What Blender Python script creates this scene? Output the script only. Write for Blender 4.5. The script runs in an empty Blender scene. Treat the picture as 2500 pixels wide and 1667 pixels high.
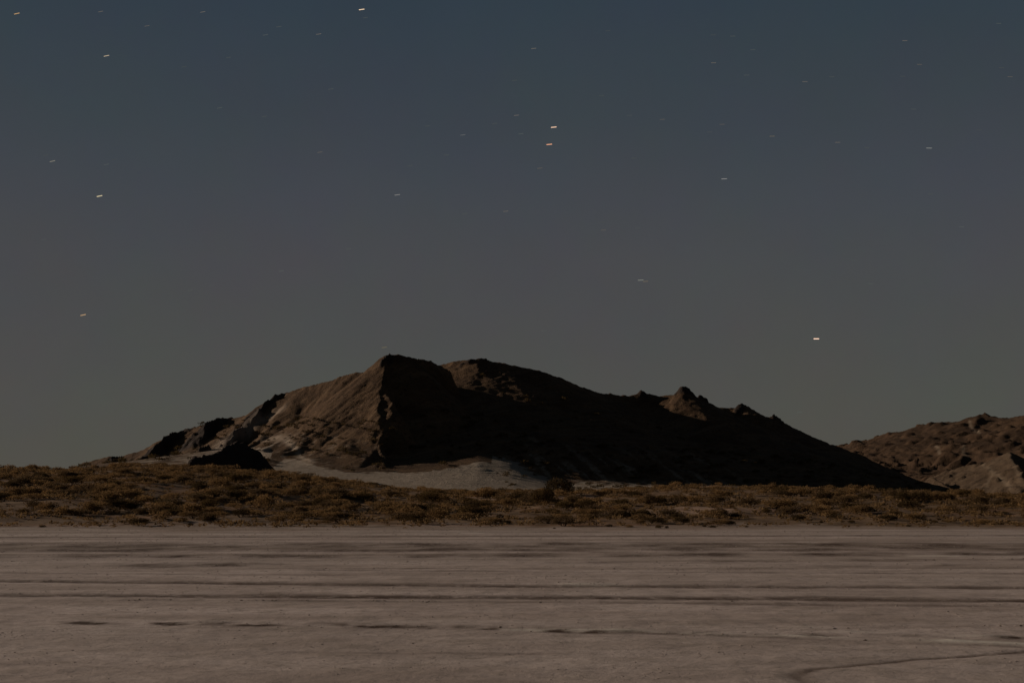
import bpy, math, random
import numpy as np

# ----------------------------------------------------------------------------
# camera, world, moonlight, exposure
# ----------------------------------------------------------------------------
C = bpy.context.scene
COL = C.collection
R = math.radians
F, CX, HY, CAMZ = 3472.0, 1250.0, 1200.0, 1.5      # 50 mm lens on a 36 mm frame, 2500 px wide; horizon row; eye height
K = 2500.0 / 2352.0

cam_d = bpy.data.cameras.new('camera')
cam = bpy.data.objects.new('camera', cam_d)
COL.objects.link(cam)
cam.location = (0, 0, CAMZ)
cam.rotation_euler = (R(90), 0, 0)
cam_d.sensor_width = 36.0
cam_d.lens = 50.0
cam_d.shift_y = (HY - 833.5) / 2500.0
cam_d.clip_start = 0.5
cam_d.clip_end = 90000.0
cam_d.dof.use_dof = True
cam_d.dof.focus_distance = 150.0
cam_d.dof.aperture_fstop = 8.0
C.camera = cam

SUN_EL, SUN_AZ = R(15.5), R(-72.0)       # azimuth measured from +Y towards +X: the moon stands to the left
w = bpy.data.worlds.new("World")
C.world = w
w.use_nodes = True
nt = w.node_tree
for n in list(nt.nodes):
    nt.nodes.remove(n)
wo = nt.nodes.new('ShaderNodeOutputWorld')
bg = nt.nodes.new('ShaderNodeBackground')
tc = nt.nodes.new('ShaderNodeTexCoord')
sx = nt.nodes.new('ShaderNodeSeparateXYZ')
asn = nt.nodes.new('ShaderNodeMath'); asn.operation = 'ARCSINE'
mul = nt.nodes.new('ShaderNodeMath'); mul.operation = 'MULTIPLY'; mul.inputs[1].default_value = 1.0 / R(90)
rmp = nt.nodes.new('ShaderNodeValToRGB')
def lin(c):
    c = c / 255.0
    return c / 12.92 if c <= 0.04045 else ((c + 0.055) / 1.055) ** 2.4
def lin3(r, g, b):
    return (lin(r), lin(g), lin(b), 1.0)
stops = [(0.0, (81, 79, 71)), (3.5, (78, 78, 74)), (6.5, (74, 75, 75)), (9.0, (71, 73, 76)), (11.5, (66, 70, 76)),
         (14.5, (59, 66, 73)), (19.0, (50, 61, 71)), (30, (42, 53, 65)), (90, (28, 38, 50))]
cr = rmp.color_ramp
cr.interpolation = 'LINEAR'
while len(cr.elements) < len(stops):
    cr.elements.new(0.5)
for e, (deg, c) in zip(cr.elements, stops):
    e.position = deg / 90.0
for e, (deg, c) in zip(cr.elements, stops):
    e.color = lin3(*c)
L = nt.links.new
L(tc.outputs['Generated'], sx.inputs[0])
L(sx.outputs['Z'], asn.inputs[0])
L(asn.outputs[0], mul.inputs[0])
L(mul.outputs[0], rmp.inputs[0])
nz = nt.nodes.new('ShaderNodeTexNoise'); nz.inputs['Scale'].default_value = 9.0; nz.inputs['Detail'].default_value = 6.0; nz.inputs['Roughness'].default_value = 0.7
L(tc.outputs['Generated'], nz.inputs['Vector'])
gm = nt.nodes.new('ShaderNodeMix'); gm.data_type = 'RGBA'; gm.blend_type = 'OVERLAY'; gm.inputs[0].default_value = 0.10
L(rmp.outputs[0], gm.inputs[6]); L(nz.outputs['Color'], gm.inputs[7])
L(gm.outputs[2], bg.inputs['Color'])
bg.inputs['Strength'].default_value = 1.0
L(bg.outputs[0], wo.inputs['Surface'])

sun_d = bpy.data.lights.new('moonlight', 'SUN')
sun_d.energy = 4.2
sun_d.angle = R(0.5)
sun_d.color = (1.0, 0.88, 0.76)
sun = bpy.data.objects.new('moonlight', sun_d)
COL.objects.link(sun)
sun.rotation_euler = (R(90) - SUN_EL, 0, math.pi - SUN_AZ)   # lamp looks down -Z; set exactly below
from mathutils import Vector
ldir = Vector((math.sin(SUN_AZ) * math.cos(SUN_EL), math.cos(SUN_AZ) * math.cos(SUN_EL), math.sin(SUN_EL)))
sun.rotation_euler = ldir.to_track_quat('Z', 'Y').to_euler()

C.view_settings.view_transform = 'Standard'
C.view_settings.look = 'None'
C.view_settings.exposure = 0.0
C.view_settings.gamma = 1.0
C.view_settings.use_curve_mapping = False
C.render.engine = 'CYCLES'
C.cycles.max_bounces = 4
C.cycles.diffuse_bounces = 2

# ----------------------------------------------------------------------------
# helpers
# ----------------------------------------------------------------------------
def tag(o, label=None, cat=None, group=None, kind=None):
    if label: o['label'] = label
    if cat: o['category'] = cat
    if group: o['group'] = group
    if kind: o['kind'] = kind
    return o

def at(px, py, Y):
    return ((px - CX) / F * Y, Y, CAMZ + (HY - py) / F * Y)

_rng = np.random.default_rng(7)
_perm = _rng.permutation(512).astype(np.int64)
_perm = np.concatenate([_perm, _perm, _perm])
_ang = _rng.random(512) * 2 * np.pi
_gx, _gy = np.cos(_ang), np.sin(_ang)

def perlin(x, y, seed=0):
    x = np.asarray(x, float) + seed * 17.31
    y = np.asarray(y, float) - seed * 9.77
    xi = np.floor(x).astype(np.int64); yi = np.floor(y).astype(np.int64)
    fx = x - xi; fy = y - yi
    u = fx * fx * fx * (fx * (fx * 6 - 15) + 10)
    v = fy * fy * fy * (fy * (fy * 6 - 15) + 10)
    def g(ix, iy, dx, dy):
        h = _perm[(_perm[ix & 511] + (iy & 511))]
        return _gx[h] * dx + _gy[h] * dy
    a = g(xi, yi, fx, fy); b = g(xi + 1, yi, fx - 1, fy)
    c = g(xi, yi + 1, fx, fy - 1); d = g(xi + 1, yi + 1, fx - 1, fy - 1)
    return 1.4 * ((a * (1 - u) + b * u) * (1 - v) + (c * (1 - u) + d * u) * v)

def fbm(x, y, octs=4, seed=0, gain=0.5):
    t = 0.0; amp = 1.0; f = 1.0
    for o in range(octs):
        t = t + amp * perlin(x * f, y * f, seed + o * 3)
        amp *= gain; f *= 2.03
    return t

def ridged(x, y, octs=4, seed=0, gain=0.5):
    t = 0.0; amp = 1.0; f = 1.0
    for o in range(octs):
        t = t + amp * (1 - 2 * np.abs(perlin(x * f, y * f, seed + o * 3)))
        amp *= gain; f *= 2.1
    return t

def sst(a, b, x):
    t = np.clip((np.asarray(x, float) - a) / (b - a), 0, 1)
    return t * t * (3 - 2 * t)

def smax(a, b, k):
    h = np.clip(0.5 + 0.5 * (a - b) / k, 0, 1)
    return b * (1 - h) + a * h + k * h * (1 - h)

def grid_mesh(name, X, Y, Z, mat, attrs=None, smooth=True):
    ny, nx = X.shape
    me = bpy.data.meshes.new(name)
    co = np.stack([X, Y, Z], -1).reshape(-1, 3).astype(np.float32)
    i = np.arange(ny * nx).reshape(ny, nx)
    q = np.stack([i[:-1, :-1], i[:-1, 1:], i[1:, 1:], i[1:, :-1]], -1).reshape(-1, 4).astype(np.int32)
    me.vertices.add(len(co)); me.vertices.foreach_set('co', co.ravel())
    me.loops.add(q.size); me.loops.foreach_set('vertex_index', q.ravel())
    me.polygons.add(len(q))
    me.polygons.foreach_set('loop_start', np.arange(0, q.size, 4, dtype=np.int32))
    me.polygons.foreach_set('use_smooth', np.full(len(q), smooth))
    me.update(calc_edges=True)
    for k, v in (attrs or {}).items():
        a = me.attributes.new(k, 'FLOAT', 'POINT')
        a.data.foreach_set('value', np.asarray(v, np.float32).ravel())
    me.materials.append(mat)
    o = bpy.data.objects.new(name, me)
    COL.objects.link(o)
    return o

def tri_mesh(name, co, tris, mat, smooth=False):
    me = bpy.data.meshes.new(name)
    co = np.asarray(co, np.float32); tris = np.asarray(tris, np.int32)
    me.vertices.add(len(co)); me.vertices.foreach_set('co', co.ravel())
    me.loops.add(tris.size); me.loops.foreach_set('vertex_index', tris.ravel())
    me.polygons.add(len(tris))
    me.polygons.foreach_set('loop_start', np.arange(0, tris.size, 3, dtype=np.int32))
    me.polygons.foreach_set('use_smooth', np.full(len(tris), smooth))
    me.update(calc_edges=True)
    me.materials.append(mat)
    return me

# ---- node shorthand --------------------------------------------------------
class NM:
    def __init__(s, name):
        s.m = bpy.data.materials.new(name)
        s.m.use_nodes = True
        s.t = s.m.node_tree
        s.b = s.t.nodes['Principled BSDF']
        s.b.inputs['Roughness'].default_value = 0.95
        s.b.inputs['Specular IOR Level'].default_value = 0.05
    def n(s, ty, **kw):
        nd = s.t.nodes.new(ty)
        for k, v in kw.items():
            setattr(nd, k, v)
        return nd
    def put(s, inp, v):
        if isinstance(v, bpy.types.NodeSocket): s.t.links.new(v, inp)
        elif isinstance(v, (tuple, list)) and len(v) == 3 and inp.type == 'RGBA': inp.default_value = (*v, 1)
        else: inp.default_value = v
    def attr(s, name):
        return s.n('ShaderNodeAttribute', attribute_name=name).outputs['Fac']
    def pos(s):
        return s.n('ShaderNodeNewGeometry').outputs['Position']
    def scale(s, v, sc):
        nd = s.n('ShaderNodeVectorMath', operation='MULTIPLY'); s.put(nd.inputs[0], v); nd.inputs[1].default_value = sc
        return nd.outputs[0]
    def noise(s, v, sc, det=4.0, rough=0.55):
        nd = s.n('ShaderNodeTexNoise'); s.put(nd.inputs['Vector'], v)
        nd.inputs['Scale'].default_value = sc; nd.inputs['Detail'].default_value = det; nd.inputs['Roughness'].default_value = rough
        return nd.outputs[0]
    def math(s, op, a, b=0.0, clamp=False):
        nd = s.n('ShaderNodeMath', operation=op, use_clamp=clamp); s.put(nd.inputs[0], a); s.put(nd.inputs[1], b)
        return nd.outputs[0]
    def ramp(s, v, lo, hi, a=0.0, b=1.0):
        nd = s.n('ShaderNodeMapRange', interpolation_type='SMOOTHSTEP'); s.put(nd.inputs[0], v)
        nd.inputs[1].default_value = lo; nd.inputs[2].default_value = hi; nd.inputs[3].default_value = a; nd.inputs[4].default_value = b
        return nd.outputs[0]
    def mix(s, f, a, b, mode='MIX'):
        nd = s.n('ShaderNodeMix', data_type='RGBA', blend_type=mode)
        s.put(nd.inputs[0], f); s.put(nd.inputs[6], a); s.put(nd.inputs[7], b)
        return nd.outputs[2]
    def bump(s, h, dist, strength=1.0):
        nd = s.n('ShaderNodeBump'); s.put(nd.inputs['Height'], h)
        nd.inputs['Distance'].default_value = dist; nd.inputs['Strength'].default_value = strength
        s.t.links.new(nd.outputs[0], s.b.inputs['Normal'])
    def col(s, c):
        s.put(s.b.inputs['Base Color'], c)

# ----------------------------------------------------------------------------
# GROUND: one sheet, playa in front, scrub-covered rise, plain to the horizon
# ----------------------------------------------------------------------------
_cpx = np.array([-900, -300, 0, 120, 300, 430, 650, 850, 1000, 1150, 1280, 1500, 1700, 1900, 2100, 2300, 2500, 3400]) 
_cpy = np.array([1138, 1136, 1141, 1146, 1136, 1134, 1147, 1166, 1183, 1190, 1191, 1187, 1179, 1180, 1189, 1199, 1203, 1203])
YC = 116.0
_cpy = _cpy + np.interp(_cpx, [0, 330, 700, 900, 1500, 2500], [6, 6, 12, 17, 13, 9])
_cX = (_cpx - CX) / F * YC
_cZ = CAMZ + (HY - _cpy) / F * YC

def ground_h(x, y):
    x = np.asarray(x, float); y = np.asarray(y, float)
    ang = x / np.maximum(np.abs(y), 20.0) * YC
    cz = np.interp(np.where(y < YC, ang * 0.6 + x * 0.4, x), _cX, _cZ)
    edge = 60.5 + 1.2 * perlin(x / 14.0, y * 0, 3) + 0.5 * perlin(x / 3.1, y * 0, 5)
    t = np.clip((y - edge) / (YC - edge), 0, 1)
    rise = cz * (0.62 * t ** 1.0 + 0.38 * t * t * (3 - 2 * t))
    back = sst(YC + 6, YC + 60, y)
    z = rise * (1 - back) + 0.9 * back
    m = sst(0.0, 0.12, t) * (1 - sst(YC + 60, 300, y))
    z = z + m * (0.20 * fbm(x / 6.5, y / 6.5, 3, 11) + 0.05 * fbm(x / 1.3, y / 1.3, 2, 14))
    return z

def hit(px, py, h, y0=9.0, y1=700.0, n=6000):
    Y = np.geomspace(y0, y1, n)
    X = (px - CX) / F * Y
    Zr = CAMZ + (HY - py) / F * Y
    g = h(X, Y)
    k = np.nonzero(g >= Zr)[0]
    i = k[0] if len(k) else n - 1
    return X[i], Y[i], g[i]

def axis(inner, step, outer, grow):
    a = list(np.arange(0, inner, step)); s = step
    while a[-1] < outer:
        s = min(s * grow, 4000.0); a.append(a[-1] + s)
    a = np.array(a)
    return np.concatenate([-a[:0:-1], a])
gxs = axis(9.0, 0.10, 40000, 1.035)
ys = [9.0]
while ys[-1] < 62: ys.append(ys[-1] + max(0.05, 0.0055 * ys[-1]))
while ys[-1] < 130: ys.append(ys[-1] + 0.45)
s_ = 0.6
while ys[-1] < 60000:
    s_ = min(s_ * 1.06, 4000); ys.append(ys[-1] + s_)
pre = [9.0]; s_ = 0.06
while pre[-1] > -3000:
    s_ = min(s_ * 1.25, 600); pre.append(pre[-1] - s_)
gys = np.array(pre[:0:-1] + ys)
GX, GY = np.meshgrid(gxs, gys)
GZ = ground_h(GX, GY)

# --- tyre ruts and dug lines on the playa (2352-scale image anchors -> world polylines on the flat)
def flat(px, py):
    px *= K; py *= K
    Y = CAMZ * F / (py - HY)
    return ((px - CX) / F * Y, Y)
def flatline(pts):
    return np.array([flat(*p) for p in pts])
ruts = []      # (polyline, half width m, darkness, depth m, raggedness)
def rut(pts, hw, dark, depth, rag=0.5):
    P = flatline(pts)
    if pts[0][0] <= -100: P = np.concatenate([[P[0] - (P[1] - P[0]) / np.hypot(*(P[1] - P[0])) * 18], P])     # runs on beyond the frame
    if pts[-1][0] >= 2400: P = np.concatenate([P, [P[-1] + (P[-1] - P[-2]) / np.hypot(*(P[-1] - P[-2])) * 18]])
    ruts.append((P, hw, dark, depth, rag))
rut([(-300, 1362), (0, 1365), (600, 1368), (1176, 1371), (1800, 1373), (2100, 1376), (2700, 1381)], 0.26, 0.95, 0.05, 0.25)
rut([(-300, 1330), (0, 1333), (600, 1339), (1176, 1345), (1700, 1346), (2352, 1349), (2700, 1350)], 0.24, 0.85, 0.05, 0.3)
rut([(300, 1377), (900, 1380), (1300, 1382)], 0.12, 0.45, 0.02, 0.8)
rut([(1400, 1382), (1900, 1388), (2500, 1392)], 0.16, 0.55, 0.03, 0.8)
rut([(-200, 1313), (400, 1318), (800, 1320)], 0.13, 0.5, 0.02, 0.7)
rut([(700, 1308), (1300, 1312), (1900, 1315), (2500, 1317)], 0.16, 0.6, 0.02, 0.7)
rut([(600, 1304), (1500, 1306), (2400, 1303)], 0.14, 0.5, 0.02, 0.8)
rut([(380, 1298), (480, 1296), (590, 1297)], 0.6, 0.95, 0.02, 0.9)
rut([(-200, 1276), (700, 1277), (1300, 1274), (2400, 1270)], 0.8, 0.85, 0.02, 0.8)
rut([(-200, 1262), (600, 1262), (1400, 1260), (2400, 1258)], 1.2, 0.8, 0.02, 0.8)
rut([(-200, 1252), (500, 1252), (1200, 1250), (2400, 1250)], 1.5, 0.8, 0.02, 0.8)
rut([(-200, 1234), (400, 1233), (1000, 1231), (2400, 1229)], 0.55, 0.7, 0.02, 0.5)
rut([(-200, 1222), (800, 1223), (1600, 1221), (2400, 1219)], 0.4, 0.3, 0.02, 0.6)
rut([(1300, 1292), (1800, 1287), (2400, 1284)], 0.4, 0.5, 0.02, 0.9)
rut([(1900, 1300), (2352, 1294), (2500, 1292)], 0.35, 0.55, 0.02, 0.9)
rut([(-100, 1428), (150, 1430), (300, 1431), (560, 1433), (700, 1434), (900, 1437), (1200, 1442)], 0.17, 0.95, 0.03, 1.0)
rut([(1200, 1446), (1500, 1452), (1800, 1457), (2100, 1459), (2500, 1466)], 0.15, 0.65, 0.03, 1.0)
rut([(1640, 1458), (1760, 1462), (1900, 1468), (2352, 1484), (2500, 1490)], 0.10, 0.40, 0.03, 0.9)
rut([(1880, 1446), (1990, 1442), (2160, 1437), (2500, 1434)], 0.08, 0.35, 0.02, 1.0)
rut([(2500, 1490), (2352, 1497), (2200, 1507), (2080, 1514), (1960, 1526), (1870, 1536), (1835, 1545), (1830, 1551), (1845, 1560), (1880, 1575), (1960, 1600)], 0.044, 1.0, 0.03, 0.35)
rut([(600, 1496), (900, 1499), (1250, 1500)], 0.07, 0.3, 0.01, 0.9)
rut([(480, 1478), (620, 1480)], 0.06, 0.35, 0.01, 0.9)
rut([(1740, 1430), (1950, 1424), (2060, 1405)], 0.05, 0.18, 0.01, 0.6)
pales = [(flatline([(1180, 1444), (1500, 1449), (1800, 1458), (2100, 1468), (2352, 1479), (2600, 1484)]), 0.15, 0.75),
         (flatline([(1850, 1440), (1900, 1447), (2100, 1455), (2352, 1462)]), 0.12, 0.5),
         (flatline([(1300, 1342), (1500, 1342)]), 0.3, 0.6),
         (flatline([(-200, 1215), (60, 1215), (200, 1216)]), 0.5, 0.7),
         (flatline([(-200, 1228), (150, 1227), (400, 1226), (1100, 1224)]), 0.35, 0.5),
         (flatline([(2100, 1276), (2400, 1277)]), 0.4, 0.6)]

def seg_dist(x, y, P):
    best = np.full(x.shape, 1e9); side = np.zeros(x.shape)
    for a, b in zip(P[:-1], P[1:]):
        d = b - a; L2 = d @ d
        t = np.clip(((x - a[0]) * d[0] + (y - a[1]) * d[1]) / L2, 0, 1)
        ex = x - (a[0] + t * d[0]); ey = y - (a[1] + t * d[1])
        q = np.hypot(ex, ey)
        side = np.where(q < best, np.sign(d[0] * ey - d[1] * ex), side)
        best = np.minimum(best, q)
    return best, side

sel_r = np.nonzero((gys > 8) & (gys < 64))[0]; sel_c = np.nonzero(np.abs(gxs) < 45)[0]
ix = np.ix_(sel_r, sel_c)
px_, py_ = GX[ix], GY[ix]
dark = np.zeros(px_.shape); pale = np.zeros(px_.shape); dz = np.zeros(px_.shape)
for i, (P, hw, dk, dep, rag) in enumerate(ruts):
    lo, hi = P[:, 1].min() - 3, P[:, 1].max() + 3
    d, sd = seg_dist(px_, py_ + 0.25 * hw * perlin(px_ / 2.5, py_ / 2.5, 40 + i), P)
    wv = hw * (1 + 0.35 * perlin(px_ / 1.1, py_ / 0.7, 60 + i))
    m = np.exp(-(d / (1.45 * wv)) ** 3)
    brk = np.clip(0.62 + 1.1 * fbm(px_ / 1.6, py_ / 3.0, 3, 80 + i) , 0, 1.25)
    if rag >= 1.0: brk = np.clip(0.62 + 1.9 * fbm(px_ / 0.30, py_ / 0.5, 3, 80 + i), 0, 1.5) * np.clip(0.8 + 1.2 * perlin(px_ / 0.6, py_ * 0, 90 + i), 0.3, 1.3)
    m2 = m * (1 - rag + rag * brk)
    dark = np.maximum(dark, dk * m2)
    berm = np.exp(-((d - 1.7 * hw) / (0.6 * hw)) ** 2)
    dz += 0.34 * dep * (-m + 0.55 * berm * np.clip(0.5 + perlin(px_ / 0.6, py_ / 0.6, 21 + i), 0, 1.4)) * (1 - rag * 0.5)
for i, (P, hw, k) in enumerate(pales):
    d, sd = seg_dist(px_, py_, P)
    m = k * np.exp(-(d / hw) ** 2) * np.clip(0.5 + 1.2 * fbm(px_ / 1.2, py_ / 1.2, 3, 120 + i), 0, 1)
    pale = np.maximum(pale, m)
    dz += 0.012 * m
flatm = 1 - sst(57, 60, py_)
dz += 0.006 * fbm(px_ / 1.1, py_ / 0.9, 3, 33) + 0.0065 * fbm(px_ / 0.33, py_ / 0.5, 2, 37)
GZ[ix] += dz * flatm
DARK = np.zeros(GX.shape); PALE = np.zeros(GX.shape)
DARK[ix] = dark * flatm; PALE[ix] = pale * flatm
# zones: 0 playa, 1 scrub soil
edge = 60.0 + 3.4 * perlin(GX / 11.0, GX * 0, 3) + 1.4 * perlin(GX / 2.3, GX * 0, 6)
SOIL = sst(-3.0, 3.4, GY - edge + 2.4 * fbm(GX / 1.5, GY / 1.5, 2, 51))
SOIL = np.maximum(SOIL, 0.62 * sst(51, 61, GY + 4.0 * fbm(GX / 5.0, GY / 4.0, 4, 55)))         # dirt washed out onto the flat
# bare pale banks inside the scrub
def bank(px, py, rx, ry):
    X0, Y0, _ = hit(px, py, ground_h)
    return np.exp(-(((GX - X0) / rx) ** 2 + ((GY - Y0) / ry) ** 2))
BANK = 0.8 * bank(5, 1172, 1.6, 2.5) + 0.5 * bank(1235, 1213, 4.5, 3) + 0.55 * bank(1340, 1218, 5, 3.0) + 0.75 * bank(1530, 1186, 5, 5) + \
    0.75 * bank(1880, 1186, 5, 5) + 0.5 * bank(1690, 1243, 4, 1.6) + 0.5 * bank(1530, 1198, 8, 3.5) + 0.4 * bank(1450, 1236, 3, 1.5) + 0.35 * bank(2000, 1253, 9, 2) + 0.3 * bank(2150, 1212, 8, 4)
BANK = np.clip(BANK * (0.75 + 0.9 * fbm(GX / 1.6, GY / 2.4, 3, 71)), 0, 1)

m = NM('playa_and_scrub_soil')
p = m.pos()
st = m.noise(m.scale(p, (0.30, 0.75, 1.0)), 1.0, 7, 0.66)
far_st = m.noise(m.scale(p, (0.035, 0.55, 1.0)), 1.0, 5, 0.62)
st2 = m.noise(m.scale(p, (1.5, 2.2, 1.0)), 1.0, 7, 0.72)
big = m.noise(m.scale(p, (0.03, 0.12, 1.0)), 1.0, 3, 0.5)
fine = m.noise(p, 6.0, 6, 0.7)
crumb = m.noise(m.scale(p, (2.6, 1.6, 1.0)), 1.6, 6, 0.75)
base = m.mix(m.ramp(st, 0.34, 0.66), (0.278, 0.213, 0.178), (0.425, 0.336, 0.288))
base = m.mix(m.math('MULTIPLY', m.ramp(far_st, 0.42, 0.62), m.math('ADD', 0.30, m.math('MULTIPLY', m.attr('band'), 0.62), True)), base, (0.235, 0.175, 0.135))
base = m.mix(m.math('MULTIPLY', m.ramp(st2, 0.48, 0.66), 0.62), base, (0.21, 0.163, 0.125))
base = m.mix(m.math('MULTIPLY', m.ramp(big, 0.42, 0.62), 0.30), base, (0.29, 0.235, 0.195))
base = m.mix(m.math('MULTIPLY', m.ramp(fine, 0.48, 0.66), 0.6), base, (0.22, 0.17, 0.135))
grit = m.noise(m.scale(p, (1.0, 2.2, 1.0)), 16.0, 3, 0.7)
base = m.mix(m.math('MULTIPLY', m.ramp(grit, 0.55, 0.72), 0.40), base, (0.14, 0.105, 0.08))
base = m.mix(m.attr('pale'), base, (0.52, 0.45, 0.37))
dk = m.math('MULTIPLY', m.attr('dark'), m.ramp(crumb, 0.32, 0.54, 0.35, 1.0), True)
base = m.mix(dk, base, (0.050, 0.029, 0.019))
soil = m.mix(m.ramp(m.noise(p, 0.55, 5, 0.6), 0.35, 0.65), (0.095, 0.057, 0.031), (0.155, 0.097, 0.056))
soil = m.mix(m.math('MULTIPLY', m.ramp(m.noise(p, 3.2, 5, 0.7), 0.5, 0.72), 0.55), soil, (0.05, 0.03, 0.017))
soil = m.mix(m.math('MULTIPLY', m.ramp(m.noise(m.scale(p, (0.10, 0.25, 0.3)), 1.0, 3, 0.5), 0.5, 0.68), 0.55), soil, (0.17, 0.082, 0.04))
soil = m.mix(m.attr('bank'), soil, (0.38, 0.25, 0.18))
m.col(m.mix(m.attr('soil'), base, soil))
hgt = m.math('ADD', m.math('MULTIPLY', fine, 0.6), m.math('MULTIPLY', st2, 0.8))
m.bump(hgt, 0.03, 0.7)
ground = grid_mesh('ground', GX, GY, GZ, m.m, {'dark': DARK, 'pale': PALE, 'soil': SOIL, 'bank': BANK, 'band': np.exp(-((GY - 40) / 9.0) ** 2) + 0.4 * np.exp(-((GY - 54) / 3.0) ** 2)})
tag(ground, 'pale dry lake bed with tyre ruts rising into brown scrub soil', kind='structure')

# ----------------------------------------------------------------------------
# HILLS: height fields grown from ridge lines
# ----------------------------------------------------------------------------
class Ridge:
    """pts: (px, py, Y) in 2352-scale; sl / sr: fall (m per m) on the left / right of the line's direction."""
    def __init__(s, pts, sl, sr, gul=0.25, per=7.0, seed=0, conc=0.35, smooth=0):
        s.P = np.array([at(a * K, b * K, c) for a, b, c in pts])
        for _ in range(smooth):                                  # corner cutting
            P = s.P; Q = np.empty((2 * len(P) - 2, 3)); Q[0::2] = 0.75 * P[:-1] + 0.25 * P[1:]; Q[1::2] = 0.25 * P[:-1] + 0.75 * P[1:]
            s.P = np.concatenate([P[:1], Q, P[-1:]])
        s.sl, s.sr, s.gul, s.per, s.seed, s.conc = sl, sr, gul, per, seed, conc
    def h(s, x, y):
        out = np.full(x.shape, -1e3); L0 = 0.0
        for a, b in zip(s.P[:-1], s.P[1:]):
            d = b[:2] - a[:2]; ll = math.hypot(*d) + 1e-9
            t = np.clip(((x - a[0]) * d[0] + (y - a[1]) * d[1]) / ll ** 2, 0, 1)
            ex = x - (a[0] + t * d[0]); ey = y - (a[1] + t * d[1])
            q = np.hypot(ex, ey) + 1e-6
            cr_ = (d[0] * ey - d[1] * ex) / (ll * q)             # -1..1
            sd = 0.5 + 0.5 * np.clip(cr_ * 1.8, -1, 1)
            sl = s.sr * (1 - sd) + s.sl * sd
            along = (L0 + t * ll) / s.per
            g = ridged(along + 0.25 * perlin(x / 9, y / 9, s.seed + 4), q / 60.0 + sd * 7, 2, s.seed) - 0.5
            far = np.clip(q / 5.0, 0, 1)
            sl = sl * (1 - s.gul * 0.35 * far * g)
            drop = sl * q * (1 - s.conc * np.clip(q / 70.0, 0, 1))
            out = np.maximum(out, a[2] + t * (b[2] - a[2]) - drop)
            L0 += ll
        return out

def apron(x, y):
    prof = np.interp(y, [285, 300, 330, 350, 368, 395, 420, 450, 560], [-1.5, 1.2, 5.9, 9.0, 11.2, 12.6, 13, 12, 4])
    lat = np.interp(x, [-150, -125, -105, -80, -8, 2, 12, 40, 70, 110, 150, 190], [-0.3, 0.50, 0.75, 1.0, 1.0, 0.78, 0.42, 0.28, 0.16, 0.06, 0.0, -0.4])
    z = 0.5 + prof * lat + 0.22 * fbm(x / 18, y / 18, 3, 91)
    mx, my, _ = at(1168 * K, 1070 * K, 344)
    u = (x - mx); v = (y - my)
    z = z + 0.9 * np.exp(-(np.where(u < 0, u / 13, u / 4.0) ** 2) - (v / 9.0) ** 2)        # sand mound, steep on its right
    z = z + 0.8 * np.exp(-(u + 8) ** 2 / 60 - (v - 6) ** 2 / 12) 
    bx, by, _ = at(648 * K, 1030 * K, 361)
    q = np.hypot((x - bx), (y - by) * 0.8)
    a = np.arctan2(y - by, x - bx)
    z = z + (1.7 + 0.5 * np.cos(a - 0.6)) * np.exp(-((q - 5.0) / 1.7) ** 2) - 1.0 * np.exp(-(q / 4.0) ** 2)
    z = z + 0.18 * sst(-0.1, 0.7, perlin(x / 3.2, y / 1.8, 95)) * np.exp(-((x - mx + 10) / 12) ** 2 - ((y - my + 12) / 9) ** 2)
    return z

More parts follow.
